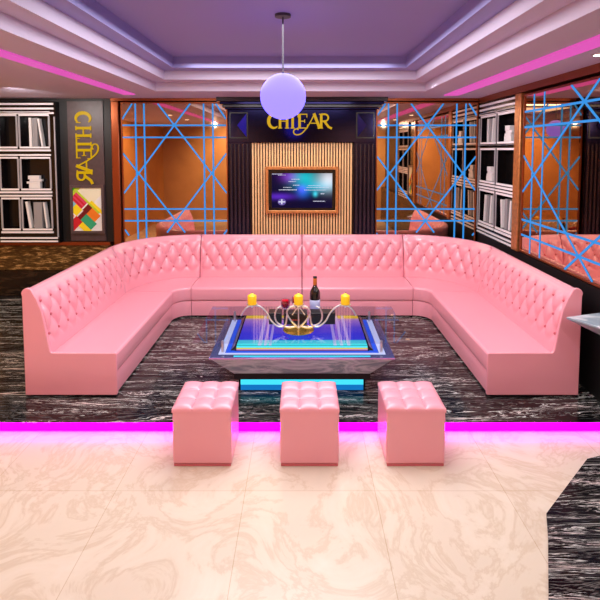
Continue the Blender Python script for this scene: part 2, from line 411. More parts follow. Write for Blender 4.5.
# letters -------------------------------------------------------
def stroke(b, pts, w, fn, d0, d1):
    """ribbon of half width w (or list) along pts"""
    n = len(pts); L = []; R = []
    for i, p in enumerate(pts):
        q0, q1 = pts[max(i-1, 0)], pts[min(i+1, n-1)]; dx, dy = q1[0]-q0[0], q1[1]-q0[1]; l = math.hypot(dx, dy) or 1
        ww = w[i] if isinstance(w, list) else w
        L.append((p[0]-dy/l*ww, p[1]+dx/l*ww)); R.append((p[0]+dy/l*ww, p[1]-dx/l*ww))
    for i in range(n-1): b.prism([L[i], L[i+1], R[i+1], R[i]], fn, d0, d1)
def bez(p0, p1, p2, p3, n=12):
    return [tuple((1-t)**3*p0[k]+3*(1-t)**2*t*p1[k]+3*(1-t)*t*t*p2[k]+t**3*p3[k] for k in (0, 1)) for t in [i/n for i in range(n+1)]]
def glyph(ch):
    S = []
    def ser(x, y, h=.14): S.append(([(x-h, y), (x+h, y)], .028))
    if ch == 'C':
        pts = [(.42+.36*cos(radians(a)), .5+.46*sin(radians(a))) for a in range(50, 311, 13)]
        n = len(pts); S.append((pts, [.035+.075*sin(pi*i/(n-1)) for i in range(n)])); S.append(([(.66, .95), (.68, .68)], .03))
    if ch == 'H':
        for x in (.17, .65):
            S.append(([(x, 0), (x, 1)], .085)); ser(x, .03); ser(x, .97)
        S.append(([(.17, .5), (.65, .5)], .03))
    if ch == 'T':
        S.append(([(.38, 0), (.38, 1)], .085)); ser(.38, .03); S.append(([(0, .96), (.76, .96)], .035)); S.append(([(.02, .98), (.02, .75)], .025)); S.append(([(.74, .98), (.74, .75)], .025))
    if ch == 'E':
        S.append(([(.2, 0), (.2, 1)], .085)); ser(.16, .03); ser(.16, .97)
        S.append(([(.2, .965), (.7, .965)], .032)); S.append(([(.2, .5), (.55, .5)], .03)); S.append(([(.2, .035), (.74, .035)], .032))
        S.append(([(.7, .99), (.7, .75)], .026)); S.append(([(.55, .62), (.55, .38)], .024)); S.append(([(.74, .01), (.74, .27)], .026))
    if ch == 'A':
        S.append((bez((.5, 1.02), (.3, .55), (.05, .1), (-.25, -.22))+bez((-.25, -.22), (-.5, -.5), (-.95, -.5), (-.93, -.2))[1:]+bez((-.93, -.2), (-.9, .0), (-.62, .02), (-.6, -.1))[1:], .038))
        S.append(([(.46, 1.02), (.86, .0)], .095)); S.append(([(.22, .36), (.72, .36)], .03)); ser(.86, .03, .16)
    if ch == 'R':
        S.append(([(.17, 0), (.17, 1)], .085)); ser(.15, .03); ser(.12, .97, .1)
        S.append(([(.17, .96), (.4, .97)]+[(.4+.25*cos(radians(a)), .73+.235*sin(radians(a))) for a in range(75, -91, -15)]+[(.17, .49)], .055))
        S.append(([(.38, .5), (.68, .1), (.9, 0)], .075))
    return S
def sign(fn, adv, size, parent, loc, label):
    t = thing('letter_sign', loc, label, 'sign')
    for ch, x in adv:
        b = MB()
        for i, (pts, w) in enumerate(glyph(ch)):
            stroke(b, [(x+p[0]*size, p[1]*size) for p in pts], [q*size for q in w] if isinstance(w, list) else w*size, fn, -.0, .018+.0006*i)
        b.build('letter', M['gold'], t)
    return t
px = .01335
adv = [(ch, -.452+px*o) for ch, o in (('C', -.2), ('H', 9.5), ('T', 19), ('E', 28.5), ('A', 39), ('R', 50.5))]
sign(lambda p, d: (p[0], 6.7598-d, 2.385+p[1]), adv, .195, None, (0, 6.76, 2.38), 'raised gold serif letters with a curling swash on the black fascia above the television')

# television ----------------------------------------------------
t = thing('television', (0, 6.79, 1.25), 'wall television with glowing blue and violet picture in a gold frame', 'television')
X, Z0, Z1, w = .488, 1.252, 1.878, .04
b = ringframe(-X, X, Z0, Z1, w, lambda p, d: (p[0], d, p[1]), 6.72, 6.799)
b.build('frame', M['gold_frame'], t, bevel=.006)
box('housing', M['tv_body'], -.447, .447, 6.745, 6.798, 1.293, 1.837, t)
scr = box('screen', M['screen'], -.405, .405, 6.741, 6.7445, 1.325, 1.79, t)
def txt(x0, x1, z, h=.008):
    b = MB(); x = x0
    while x < x1:
        w = random.uniform(.006, .02); b.box(x, min(x+w, x1), 6.7395, 6.7408, z-h/2+random.uniform(-.001, .001), z+h/2); x += w+.005
    b.build('text_line', M['screen_text'], scr)
for q in ((-.40, -.26, 1.78, .009), (-.32, -.22, 1.766, .007), (-.14, -.03, 1.71, .009), (-.18, -.08, 1.68, .008), (-.12, -.03, 1.63, .009), (-.25, -.14, 1.60, .009), (-.31, -.07, 1.568, .012),
          (.08, .25, 1.625, .007), (.06, .36, 1.60, .007), (.03, .32, 1.565, .008), (.25, .30, 1.515, .012), (.15, .31, 1.415, .01)): txt(*q)
b = MB()
b.prism([(-.27+.055*cos(a*pi/12), 1.405+.045*sin(a*pi/12)) for a in range(24)], lambda p, d: (p[0], d, p[1]), 6.7402, 6.7408)
b.build('round_logo', mat('logo_violet', (120, 100, 190), .5, emit=.7), scr)
b = MB()
for q in ((-.315, -.28, 1.398, 1.414), (-.262, -.226, 1.398, 1.414), (-.28, -.262, 1.375, 1.44)): b.box(q[0], q[1], 6.7394, 6.7401, q[2], q[3])
b.build('logo_mark', M['screen_text'], scr)

# ---------------------------------------------------------------- left panel: brown strip, sideways letters, picture
o = box('stone_panel', M['brown_strip'], -3.16, -2.68, 6.845, 6.8595, .86, 2.754); tag(o, 'upright brown stone panel between the left bookshelf and the mirror post', 'panel')
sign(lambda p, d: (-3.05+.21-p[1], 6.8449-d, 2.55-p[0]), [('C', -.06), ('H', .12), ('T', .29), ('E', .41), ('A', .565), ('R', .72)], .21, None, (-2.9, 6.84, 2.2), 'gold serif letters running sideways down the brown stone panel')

def clip_poly(poly, x0, x1, y0, y1):
    def cl(poly, ins, inter):
        out = []
        for i in range(len(poly)):
            a, b_ = poly[i-1], poly[i]
            if ins(b_):
                if not ins(a): out.append(inter(a, b_))
                out.append(b_)
            elif ins(a): out.append(inter(a, b_))
        return out
    for ax, v, sg in ((0, x0, 1), (0, x1, -1), (1, y0, 1), (1, y1, -1)):
        if not poly: break
        poly = cl(poly, lambda p: (p[ax]-v)*sg >= 0, lambda a, b_: tuple(a[k]+(b_[k]-a[k])*(v-a[ax])/(b_[ax]-a[ax]) for k in (0, 1)))
    return poly
def picture(fn, loc, W, H, label):
    t = thing('framed_picture', loc, label, 'picture')
    w = .035
    ringframe(-W/2, W/2, 0, H, w, fn, 0, .03).build('frame', M['pic_frame'], t)
    keys = ['art_white', 'art_green', 'art_cream', 'art_lime', 'art_red', 'art_yellow', 'art_crimson', 'art_sky', 'art_orange', 'art_dark', 'art_teal']
    b = MB(); x0, x1, y0, y1 = -W/2+w, W/2-w, w, H-w; iw, ih = x1-x0, y1-y0
    def band(c0, c1, d0, d1, key, lift):
        # rotated rectangle: along the / and \ directions, in units of the inner width
        pt = lambda c, d: (x0+iw*(c-d)*.7, y0+iw*(c+d)*.7)
        poly = clip_poly([pt(c0, d0), pt(c1, d0), pt(c1, d1), pt(c0, d1)], x0, x1, y0, y1)
        if len(poly) > 2: b.prism(poly, fn, .002, .012+lift*.0004, keys.index(key))
    b.prism([(x0, y0), (x1, y0), (x1, y1), (x0, y1)], fn, .001, .0118, 0)
    L = [(1.1, 3, .2, .95, 'art_cream'), (.55, 1.7, 1.0, 3, 'art_green'), (.55, 1.7, .88, 1.0, 'art_lime'), (.75, 1.05, .35, .88, 'art_crimson'), (.78, .84, .35, .88, 'art_red'), (.9, .96, .35, .88, 'art_red'),
         (1.05, 1.12, -.2, .88, 'art_lime'), (1.12, 1.22, -.3, .3, 'art_yellow'), (.75, 1.05, .1, .3, 'art_dark'), (.75, 1.05, -.3, .1, 'art_orange'), (.45, .75, .3, .6, 'art_yellow'), (.2, .75, .6, 1.2, 'art_sky'),
         (.1, .45, .3, .6, 'art_white'), (.45, .75, .1, .25, 'art_dark'), (.45, .75, -.4, .1, 'art_teal'), (-.2, .45, .0, .3, 'art_red'), (.0, .4, .35, .6, 'art_orange'), (.25, .45, -.5, 0, 'art_yellow')]
    for i, q in enumerate(L): band(*q, i)
    b.build('canvas', [M[q] for q in keys], t)
picture(lambda p, d: (-2.916+p[0], 6.8445-d, .965+p[1]), (-2.916, 6.84, .965), .46, .66, 'framed abstract picture of bright diagonal colour blocks below the sideways gold letters')
picture(lambda p, d: (2.405-d, 2.62-p[0], 1.1+p[1]), (2.4, 2.62, 1.1), .46, .66, 'framed abstract picture on the right wall beyond the side mirror')
struct(box('trim_11', M['black'], 2.41, XR-.001, 2.36, 2.975, .981, 2.719))

# ---------------------------------------------------------------- bookshelves
def bookshelf(label, fn, A0, A1, Z0, Z1, cols, rows, loc, top_lines=3):
    """fn(a,z,d): d is depth into the wall; front plane d=0"""
    t = thing('bookshelf', loc, label, 'bookshelf')
    def pb(b, a0, a1, z0, z1, d0, d1):
        b.prism([(a0, z0), (a1, z0), (a1, z1), (a0, z1)], lambda p, d: fn(p[0], p[1], d), d0, d1)
    b = MB(); pb(b, A0, A1, Z0, Z1, .105, .115); b.build('back_panel', M['black'], t)
    def one(nm, mm, *q):
        b = MB(); pb(b, *q); return b.build(nm, mm, t)
    for a in (A0, A1-.03): one('side_panel', M['black'], a, a+.03, Z0, Z1, .0, .104)
    for a0, a1 in zip(cols[:-1], cols[1:]): one('divider', M['black'], a0[1], a1[0], Z0, Z1, .004, .104)
    edges = [Z0]+[z for r_ in rows for z in r_]+[Z1]
    segs = [A0+.03]+[v for a0, a1 in zip(cols[:-1], cols[1:]) for v in (a0[1], a1[0])]+[A1-.03]
    for i in range(0, len(edges), 2):
        for j in range(0, len(segs), 2): one('shelf', M['black'], segs[j]+.0005, segs[j+1]-.0005, edges[i], edges[i+1], .004, .104)
    for (a0, a1) in cols:
        for (z0, z1) in rows:
            one('cell_rail', M['white_line'], a0-.012, a1+.012, z0-.024, z0, -.008, .003); one('cell_rail', M['white_line'], a0-.024, a1+.024, z0-.062, z0-.038, -.012, .003)
            one('cell_rail', M['white_line'], a0-.012, a1+.012, z1, z1+.024, -.008, .003); one('cell_rail', M['white_line'], a0-.024, a1+.024, z1+.038, z1+.060, -.012, .003)
            one('cell_stile', M['grey_line'], a0-.022, a0, z0+.0005, z1-.0005, -.006, .003); one('cell_stile', M['grey_line'], a1, a1+.022, z0+.0005, z1-.0005, -.006, .003)
    for i in range(top_lines): z = Z1-.045-i*.06; one('edge_trim', M['white_line'], A0+.02, A1-.02, z, z+.025, -.012, .003)
    for i in range(2): z = Z0+.012+i*.045; one('edge_trim', M['white_line'], A0+.02, A1-.02, z, z+.02, -.012, .003)
    one('edge_trim', M['grey_line'], A1-.022, A1-.006, Z0+.08, Z1-.2, -.012, .003)
    return t
def book(fn, a, z, w, h, lean, label, grp, m='white_book', d0=.02, d1=.09):
    b = MB(); c, s = cos(lean), sin(lean)
    zb = z+max(0, -s*w, )+.001
    rot = lambda x, y: (a+x*c-y*s, zb+x*s+y*c+(abs(s)*w if s < 0 else 0)*0)
    b.prism([rot(0, 0), rot(w, 0), rot(w, h), rot(0, h)], lambda p, d: fn(p[0], p[1], d), d0, d1)
    o = b.build('book', M[m]); tag(o, label, 'book', grp); return o
# left bookshelf, flat on the back wall
fl = lambda a, z, d: (a, 6.855+d, z)
cl = [(-4.02, -3.80), (-3.745, -3.37)]
rw = [(1.045, 1.44), (1.585, 1.985), (2.145, 2.55)]
struct(box('trim_12', M['black'], XL+.01, -4.06, 6.85, 6.859, .85, 2.75))
bpy.data.objects.remove(bpy.data.objects['trim_12'])
fl = lambda a, z, d: (a, 6.745+d, z)
bookshelf('tall black and white bookshelf with cube cells at the left end of the back wall', fl, -4.08, -3.27, .85, 2.74, cl, rw, (-3.67, 6.8, .85))
G = 'books in the left bookshelf'
book(fl, -3.68, 1.046, .03, .36, .13, 'thin white leaning book in the bottom cell of the left bookshelf', G)
book(fl, -3.615, 1.046, .11, .35, .0, 'thick grey upright book in the bottom cell of the left bookshelf', G, 'grey_book')
book(fl, -3.455, 1.046, .022, .35, .10, 'thin white book leaning right of the grey book in the left bookshelf', G)
book(fl, -3.64, 2.146, .035, .38, .0, 'white upright book in the top cell of the left bookshelf', G)
book(fl, -3.59, 2.146, .06, .38, .0, 'grey upright book in the top cell of the left bookshelf', G, 'grey_book')
book(fl, -3.48, 2.146, .022, .37, .12, 'thin white leaning book in the top cell of the left bookshelf', G)
zz = 1.586
for i, (a0, a1, h) in enumerate(((-3.67, -3.52, .062), (-3.70, -3.52, .03), (-3.66, -3.50, .03), (-3.68, -3.53, .05))):
    b = MB(); b.box(a0, a1, 6.77, 6.83, zz, zz+h-.001); o = b.build('book', M['white_book'], bevel=.003)
    tag(o, ['bottom', 'second', 'third', 'topmost'][i] + ' white book of the flat stack in the middle cell of the left bookshelf', 'book', G); zz += h
# right bookshelf, on the side wall
fr_ = lambda a, z, d: (2.39+d, a, z)
cr = [(5.70, 6.18), (6.27, 6.76)]
rr = [(1.16, 1.56), (1.70, 2.10), (2.20, 2.52)]
bookshelf('black and white bookshelf with cube cells on the right wall next to the corner', fr_, 5.66, 6.84, .985, 2.715, cr, rr, (2.45, 6.25, .985))
G = 'books in the right bookshelf'
def rbooks(lst, where):
    for q, (a, z, w, h, ln, d) in enumerate(lst): book(fr_, a, z, w, h, ln, d + where, G, 'white_book' if q != 1 else 'grey_book')
rbooks([(6.42, 1.161, .04, .36, .1, 'white leaning book at the near side of'), (6.50, 1.161, .07, .35, .04, 'grey book in the middle of'), (6.63, 1.161, .035, .35, .08, 'thin white book at the corner side of')], ' the bottom far cell of the right bookshelf')
rbooks([(5.82, 1.161, .04, .35, .1, 'white leaning book at the near side of'), (5.90, 1.161, .07, .36, .0, 'grey book in the middle of'), (6.04, 1.161, .035, .34, -.1, 'thin white book at the far side of')], ' the bottom near cell of the right bookshelf')
rbooks([(6.42, 2.201, .035, .30, .1, 'white leaning book at the near side of'), (6.48, 2.201, .06, .29, .0, 'grey book in the middle of'), (6.58, 2.201, .03, .30, .0, 'thin white book at the far side of')], ' the top far cell of the right bookshelf')
def stack(y0, z0, where):
    z_ = z0
    for i, (a0, a1, h) in enumerate(((-.10, .10, .06), (-.08, .09, .035), (-.11, .06, .03), (-.05, .08, .06))):
        o = MB().box(2.41, 2.47, y0+a0, y0+a1, z_+.001, z_+h).build('book', M['white_book'], bevel=.003)
        tag(o, ['bottom', 'second', 'third', 'topmost'][i] + ' white book of the flat stack in the ' + where, 'book', G); z_ += h
stack(5.95, 2.201, 'top near cell of the right bookshelf'); stack(6.50, 1.701, 'middle far cell of the right bookshelf')
bookshelf('black and white bookshelf on the right wall beyond the side mirror', fr_, 1.2, 2.35, .985, 2.715, [(1.25, 1.72), (1.81, 2.28)], rr, (2.45, 1.8, .985))

# ---------------------------------------------------------------- sofas
SO = .925; AX = -1.34; YS, YE = 4.006, 5.806
def map_straight(s, d, z): return (AX-SO+d, YS+s, z)
LC = pi/2*.76
def map_corner(s, d, z):
    f = pi-s/LC*pi/2; r = SO-d; return (AX+r*cos(f), YE+r*sin(f), z)
def map_back(s, d, z): return (AX+s, YE+SO-d, z)
LB = 1.34
def dfront(z):
    pts = [(.36, .21), (.443, .205), (.55, .185), (.68, .165), (.8, .142), (.9, .105), (.94, .08), (.965, .055)]
    for (a, da), (b_, db) in zip(pts[:-1], pts[1:]):
        if z <= b_: u = max(0, (z-a)/(b_-a)); return da+(db-da)*u
    return pts[-1][1]
R0, RS, SA = .868, .138, .167
def tuft(s, z, L):
    n = max(1, round((L-.06)/SA)); s0 = (L-n*SA)/2
    u = (s-s0)/SA; v = (z-R0)/(2*RS)
    p, q = u+v, u-v
    h = (abs(sin(pi*p))*abs(sin(pi*q)))**.5
    if z > R0: k = min(1, (z-R0)/.06); k = k*k*(3-2*k); h = h*(1-k)+.72*k*(1-k*.4)
    zb = R0-2*RS
    if z < zb: k = min(1, (zb-z)/.09); k = k*k*(3-2*k); h = h*(1-k)+.55*k
    e = min(s, L-s)
    if e < .05: k = (e/.05)**.6; h = h*k
    return .040*h-.010
def buttons_pos(L):
    n = max(1, round((L-.06)/SA)); s0 = (L-n*SA)/2; out = []
    for r in range(3):
        for i in range(n+1):
            s = s0+(i+(.5 if r % 2 else 0))*SA
            if .045 < s < L-.045: out.append((s, R0-RS*r))
    return out
def sweep(prof, ss, fn, disp=None):
    b = MB(); n = len(prof); vs = []; fs = []
    for s in ss:
        for (d, z) in prof:
            dd = d+(disp(s, d, z) if disp else 0); vs.append(fn(s, dd, z))
    for i in range(len(ss)-1):
        for k_ in range(n): fs.append((i*n+k_, i*n+(k_+1) % n, (i+1)*n+(k_+1) % n, (i+1)*n+k_))
    fs.append(tuple(range(n))); fs.append(tuple((len(ss)-1)*n+k_ for k_ in range(n)))
    return b.add(vs, fs)
def frange(a, b_, st):
    n = max(1, int(round(abs(b_-a)/st))); return [a+(b_-a)*i/n for i in range(n+1)]
def arc(cx, cz, r, a0, a1, n=6): return [(cx+r*cos(radians(a0+(a1-a0)*i/n)), cz+r*sin(radians(a0+(a1-a0)*i/n))) for i in range(n+1)]
btn_mesh = None
def sofa(label, mapf, L, loc, mirror=False, end=False):
    fn = (lambda s, d, z: (-mapf(s, d, z)[0], *mapf(s, d, z)[1:])) if mirror else mapf
    if mirror: loc = (-loc[0], loc[1], loc[2])
    t = thing('sofa_section', loc, label, 'sofa', 'sections of the pink sofa')
    g = .005; s0 = .028 if end else g
    # backrest
    zs = frange(.955, .40, .011)
    prof = [(0, .40), (0, .90)]+arc(.045, .925, .05, 180, 62, 6)[1:]+[(dfront(z), z) for z in zs]
    sh = prof
    def disp(s, d, z): return tuft(s, z, L) if d > .05 and z < .96 else 0
    sweep(prof, frange(s0, L-g, .0112), fn, disp).build('backrest', M['leather'], t, smooth=True, angle=70)
    # seat cushion
    prof = [(.02, .286), (.02, .40), (.10, .405), (.17, .436), (.30, .446), (.5, .450), (.66, .446)]+arc(.722, .418, .028, 90, 0, 5)+[(.752, .36), (.750, .31)]+arc(.735, .296, .012, 0, -90, 3)
    sweep(prof, frange(s0, L-g, .03), fn).build('seat', M['leather_seat'], t, smooth=True, angle=50)
    # lower front
    prof = [(.0, .10), (.0, .284)]+[(.70, .284)]+arc(.725, .27, .012, 90, 0, 3)+[(.742, .20), (.735, .10)]
    sweep(prof, frange(s0, L-g, .03), fn).build('base', M['leather'], t, smooth=True, angle=50)
    prof = [(.03, P+.0005), (.03, .0995), (.69, .0995), (.69, P+.0005)]
    sweep(prof, frange(s0+.02, L-g, .05), fn).build('plinth', M['plinth'], t)  # black support, also standing in for the shadow below the sofa
    if end:
        prof = [(.0, .095), (.0, .92)]+arc(.045, .935, .052, 170, 55, 6)+[(dfront(z)+.012, z) for z in (.93, .9, .85, .8, .74, .68, .6, .55, .5, .47)]+[(.225, .452)]+[(.735, .452)]+arc(.738, .436, .016, 80, 0, 3)+[(.754, .105), (.745, .095)]
        sweep(prof, [0, .027], fn).build('end_panel', M['leather'], t, bevel=.008)
    global btn_mesh
    for (s, z) in buttons_pos(L):
        if s < s0+.01: continue
        p = fn(s, dfront(z)+.001, z)
        if btn_mesh is None:
            bm = bmesh.new(); bmesh.ops.create_uvsphere(bm, u_segments=10, v_segments=6, radius=.0115); btn_mesh = bpy.data.meshes.new('button'); bm.to_mesh(btn_mesh); bm.free()
            for q in btn_mesh.polygons: q.use_smooth = True
            btn_mesh.materials.append(M['button'])
        o = bpy.data.objects.new('button', btn_mesh); C.objects.link(o); o.parent = t; o.location = (p[0]-loc[0], p[1]-loc[1], p[2]-loc[2])
for mir, sd in ((False, 'left'), (True, 'right')):
    sofa('long pink tufted leather sofa section along the %s side with a flat end panel' % sd, map_straight, YE-YS, (-1.9, 4.9, P), mir, True)
    sofa('curved pink tufted leather sofa corner at the back %s' % sd, map_corner, LC, (-1.85, 6.3, P), mir)
    sofa('pink tufted leather sofa section against the back wall, %s of the centre seam' % sd, map_back, LB, (-.67, 6.4, P), mir)

# ---------------------------------------------------------------- ottomans
def ottoman():
    t = thing('ottoman', (0, 0, 0), '', 'ottoman', 'pink cube ottomans in front of the step')
    W, D, H = .195, .193, .422
    box('base', M['button'], -W+.006, W-.006, -D+.006, D-.006, .0005, .018, t)
    box('body', M['leather'], -W, W, -D, D, .018, .385, t, bevel=.012)
    b = MB(); n = 45; vs = []; fs = []
    for j in range(n+1):
        for i in range(n+1):
            u, v = i/n, j/n; h = (abs(sin(3*pi*u))*abs(sin(3*pi*v)))**.35
            e = min(u, 1-u, v, 1-v); rim = min(1, e/.05)
            z = .396+.022*min(1, h*1.0)*rim**.5+.001*rim
            vs.append(((u*2-1)*(W+.002), (v*2-1)*(D+.002), z))
    for j in range(n):
        for i in range(n): a = j*(n+1)+i; fs.append((a, a+1, a+n+2, a+n+1))
    b.add(vs, fs)
    rimv = [(i, 0) for i in range(n)]+[(n, j) for j in range(n)]+[(i, n) for i in range(n, 0, -1)]+[(0, j) for j in range(n, 0, -1)]
    base = len(b.v); ids = [j*(n+1)+i for i, j in rimv]
    b.v += [(b.v[k_][0], b.v[k_][1], .372) for k_ in ids]; m_ = len(ids)
    for q in range(m_): b.f.append((ids[q], ids[(q+1) % m_], base+(q+1) % m_, base+q)); b.mi.append(0)
    b.build('cushion', M['leather'], t, smooth=True, angle=60)
    for sx in (-1, 1):
        for sy in (-1, 1):
            bb = MB().lathe((sx*W/3, sy*D/3, .390), [(.002, -.004), (.011, -.002), (.012, .003), (.008, .007), (.001, .008)], 12); bb.build('button', M['button'], t, smooth=True)
    return t
o0 = ottoman()
for i, (x, w) in enumerate(((-.662, 'leftmost'), (.05, 'middle'), (.754, 'rightmost'))):
    if i == 0: t = o0
    else:
        t = o0.copy(); C.objects.link(t)
        for ch in list(o0.children): copy_obj(ch, t)
    t.location = (x, 3.41, 0); t['label'] = w + ' of the three pink leather cube ottomans with tufted tops'

# ---------------------------------------------------------------- coffee table
TY0, TY1, TZ = 4.0, 4.95, .415
t = thing('coffee_table', (0, 4.45, P), 'glass topped coffee table with grey marble tapered body and glowing coloured light panels and a painted reflection', 'coffee table')
# glowing plinth
pl = box('plinth', M['tv_body'], -.53, .53, 4.12, 4.85, P+.0005, .185, t)
box('light_panel', M['led_cyan'], -.515, .515, 4.113, 4.1195, .135, .18, pl)
box('light_panel', M['led_azure'], -.515, .515, 4.113, 4.1195, .088, .133, pl)
# tapered body
def frustum(x0, x1, ya, yb, za, zb, xx0, xx1, yya, yyb):
    return MB().add([(x0, ya, za), (x1, ya, za), (x1, yb, za), (x0, yb, za), (xx0, yya, zb), (xx1, yya, zb), (xx1, yyb, zb), (xx0, yyb, zb)],
                    [(0, 3, 2, 1), (4, 5, 6, 7), (0, 1, 5, 4), (1, 2, 6, 5), (2, 3, 7, 6), (3, 0, 4, 7)])
box('underside', M['plinth'], -.57, .57, 4.10, 4.86, .186, .235, t)
frustum(-.57, .57, 4.10, 4.86, .235, .40, -.75, .75, 4.01, 4.94).build('body', M['marble_steel'], t, bevel=.004)
box('rim', M['steel_blue'], -.757, .757, TY0, TY1, .4005, .414, t, bevel=.002)
box('rim_edge', M['rim_pink'], -.757, .757, TY0-.003, TY0-.0003, .401, .411, t)
tray = box('tray', M['steel_blue'], -.70, .70, 4.05, 4.92, .4145, .418, t)
def lring(mm, X0, y0, w, z, z1, nm):
    q = w*.55; o = [(-X0, 4.90), (-X0, y0), (X0, y0), (X0, 4.90), (X0-w, 4.90), (X0-w, y0+q), (-X0+w, y0+q), (-X0+w, 4.90)]
    return MB().prism(o, lambda p, zz_: (p[0], p[1], zz_), z, z1).build(nm, mm, tray)
lring(M['led_lav'], .69, 4.055, .05, .4185, .421, 'light_strip')
lring(M['led_blue2'], .636, 4.085, .07, .4185, .421, 'light_strip')
box('light_strip', M['led_cyan'], -.56, .56, 4.02, 4.035, .4145, .4175, tray)
# raised panel glowing with the painted reflection of slats and television
refl = frustum(-.60, .60, 4.13, 4.93, .4215, .455, -.565, .565, 4.15, 4.92).build('reflection_frame', M['tv_body'], t)
box('light_strip', M['led_cyan'], -.55, .55, 4.131, 4.149, .446, .4545, refl)
MB().box(-.55, .55, 4.155, 4.915, .4555, .459).build('painted_reflection', M['painted_reflection'], refl)
box('light_strip', mat('led_yellow', (245, 235, 110), .4, emit=.8), -.55, .55, 4.128, 4.134, .436, .444, refl)
box('light_strip', mat('led_rose', (240, 150, 220), .4, emit=.8), -.55, .55, 4.126, 4.132, .426, .433, refl)
# posts and glass top
GZ = .525
for x in (-.66, .66):
    for y in (4.10, 4.86):
        MB().lathe((x, y, .4215), [(.012, 0), (.012, GZ-.008-.4215-.0005)], 12).build('standoff', M['chrome'], t, smooth=True)
box('glass_top', M['table_glass'], -.90, .90, 4.03, 5.0, GZ-.008, GZ, t)

# candelabra
cy = 4.29
t = thing('candle_holder', (-.02, cy, GZ), 'silver scrollwork candle holder for three candles on a gold plate', 'candle holder')
MB().lathe((-.03, cy, GZ), [(.06, .0005), (.10, .003), (.132, .014), (.135, .018), (.11, .012), (.05, .006), (.015, .008), (.001, .009)], 36).build('base_plate', M['gold_plate'], t, smooth=True)
b = MB()
b.tube([(-.03, cy, GZ+.008), (-.03, cy, GZ+.05), (-.03, cy, GZ+.212)], .006)
b.build('stem', M['chrome'], t, smooth=True)
def curve3(pts, n=10):
    out = []
    P_ = [pts[0]]+pts+[pts[-1]]
    for i in range(1, len(P_)-2):
        p0, p1, p2, p3 = P_[i-1:i+3]
        for k_ in range(n):
            u = k_/n
            out.append(tuple(.5*((2*p1[j])+(-p0[j]+p2[j])*u+(2*p0[j]-5*p1[j]+4*p2[j]-p3[j])*u*u+(-p0[j]+3*p1[j]-3*p2[j]+p3[j])*u**3) for j in range(3)))
    out.append(pts[-1]); return out
for s in (-1, 1):
    ax = -.03
    def q(x, z, dy=0): return (ax+s*x, cy+dy, GZ+z*1.1)
    # big S: from the stem foot up and around
    MB().tube(curve3([q(.0, .03, -.012), q(.07, .10, -.012), q(.10, .155, -.012), q(.075, .20, -.012), q(.03, .205, -.012)]), .0075).build('scroll', M['chrome'], t, smooth=True)
    MB().tube(curve3([q(.02, .04, .01), q(.08, .03, .01), q(.14, .045, .01), q(.19, .075, .01), q(.205, .13, .01), q(.185, .185, .01), q(.15, .20, .01)]), .0075).build('scroll', M['chrome'], t, smooth=True)
    MB().tube(curve3([q(.10, .13), q(.115, .06, -.01), q(.17, .045, -.014), q(.235, .09, -.01), q(.28, .16), q(.34, .205), q(.41, .21), q(.46, .185), q(.50, .13)]), .0075).build('arm', M['chrome'], t, smooth=True)
    MB().tube(curve3([q(.055, .13, .014), q(.03, .165, .014), q(-.0, .20, .008)]), .005).build('scroll', M['chrome'], t, smooth=True)
cups = ((-.432, 'left'), (-.03, 'middle'), (.375, 'right'))
for x, w in cups:
    MB().lathe((x, cy, GZ+.213), [(.006, 0), (.01, .012), (.03, .022), (.048, .026), (.05, .03), (.04, .03), (.002, .029)], 20).build('candle_cup', M['chrome'], t, smooth=True)
for x, w in cups:
    c = thing('candle', (x, cy, GZ+.2435), 'yellow pillar candle on the %s cup of the silver holder' % w, 'candle', 'yellow candles')
    MB().lathe((x, cy, GZ+.2435), [(.035, 0), (.039, .004), (.039, .074), (.036, .078), (.02, .086), (.006, .095), (.003, .095)], 20).build('wax', M['candle'], c, smooth=True)
    MB().tube([(x, cy, GZ+.335), (x+.001, cy, GZ+.35)], .0015, 6).build('wick', M['wick'], c)
# bottle
bx, by = .125, 4.78
t = thing('wine_bottle', (bx, by, GZ), 'dark wine bottle with pale label and orange neck foil', 'bottle')
MB().lathe((bx, by, GZ), [(.044, .0005), (.050, .006), (.050, .20), (.047, .218), (.031, .248), (.020, .268), (.018, .28), (.018, .35), (.0195, .351), (.0195, .362), (.002, .363)], 28).build('glass_body', M['bottle'], t, smooth=True)
MB().lathe((bx, by, GZ), [(.019, .282), (.0193, .283), (.0193, .345), (.019, .346)], 24).build('neck_foil', M['foil'], t, smooth=True)
MB().lathe((bx, by, GZ), [(.0502, .05), (.051, .051), (.051, .14), (.0502, .141)], 28).build('label', M['label'], t, smooth=True)
# glasses
def goblet(x, y, label):
    t = thing('wine_glass', (x, y, GZ), label, 'wine glass', 'wine glasses')
    MB().lathe((x, y, GZ), [(.034, .0005), (.034, .003), (.006, .008), (.004, .02), (.004, .085), (.010, .092), (.001, .095)], 22).build('stem', M['glass'], t, smooth=True)
    MB().lathe((x, y, GZ), [(.008, .0955), (.026, .105), (.040, .130), (.043, .155), (.038, .185), (.036, .185), (.041, .155), (.038, .131), (.025, .108), (.001, .099)], 26).build('bowl', M['glass'], t, smooth=True)
    MB().lathe((x, y, GZ), [(.002, .1), (.023, .109), (.0365, .131), (.0395, .155), (.0355, .178), (.001, .178)], 26).build('wine', M['wine'], t, smooth=True)
goblet(-.155, 4.62, 'glass of red wine left of the middle candle')
goblet(-.055, 4.70, 'glass of red wine partly hidden behind the middle candle')
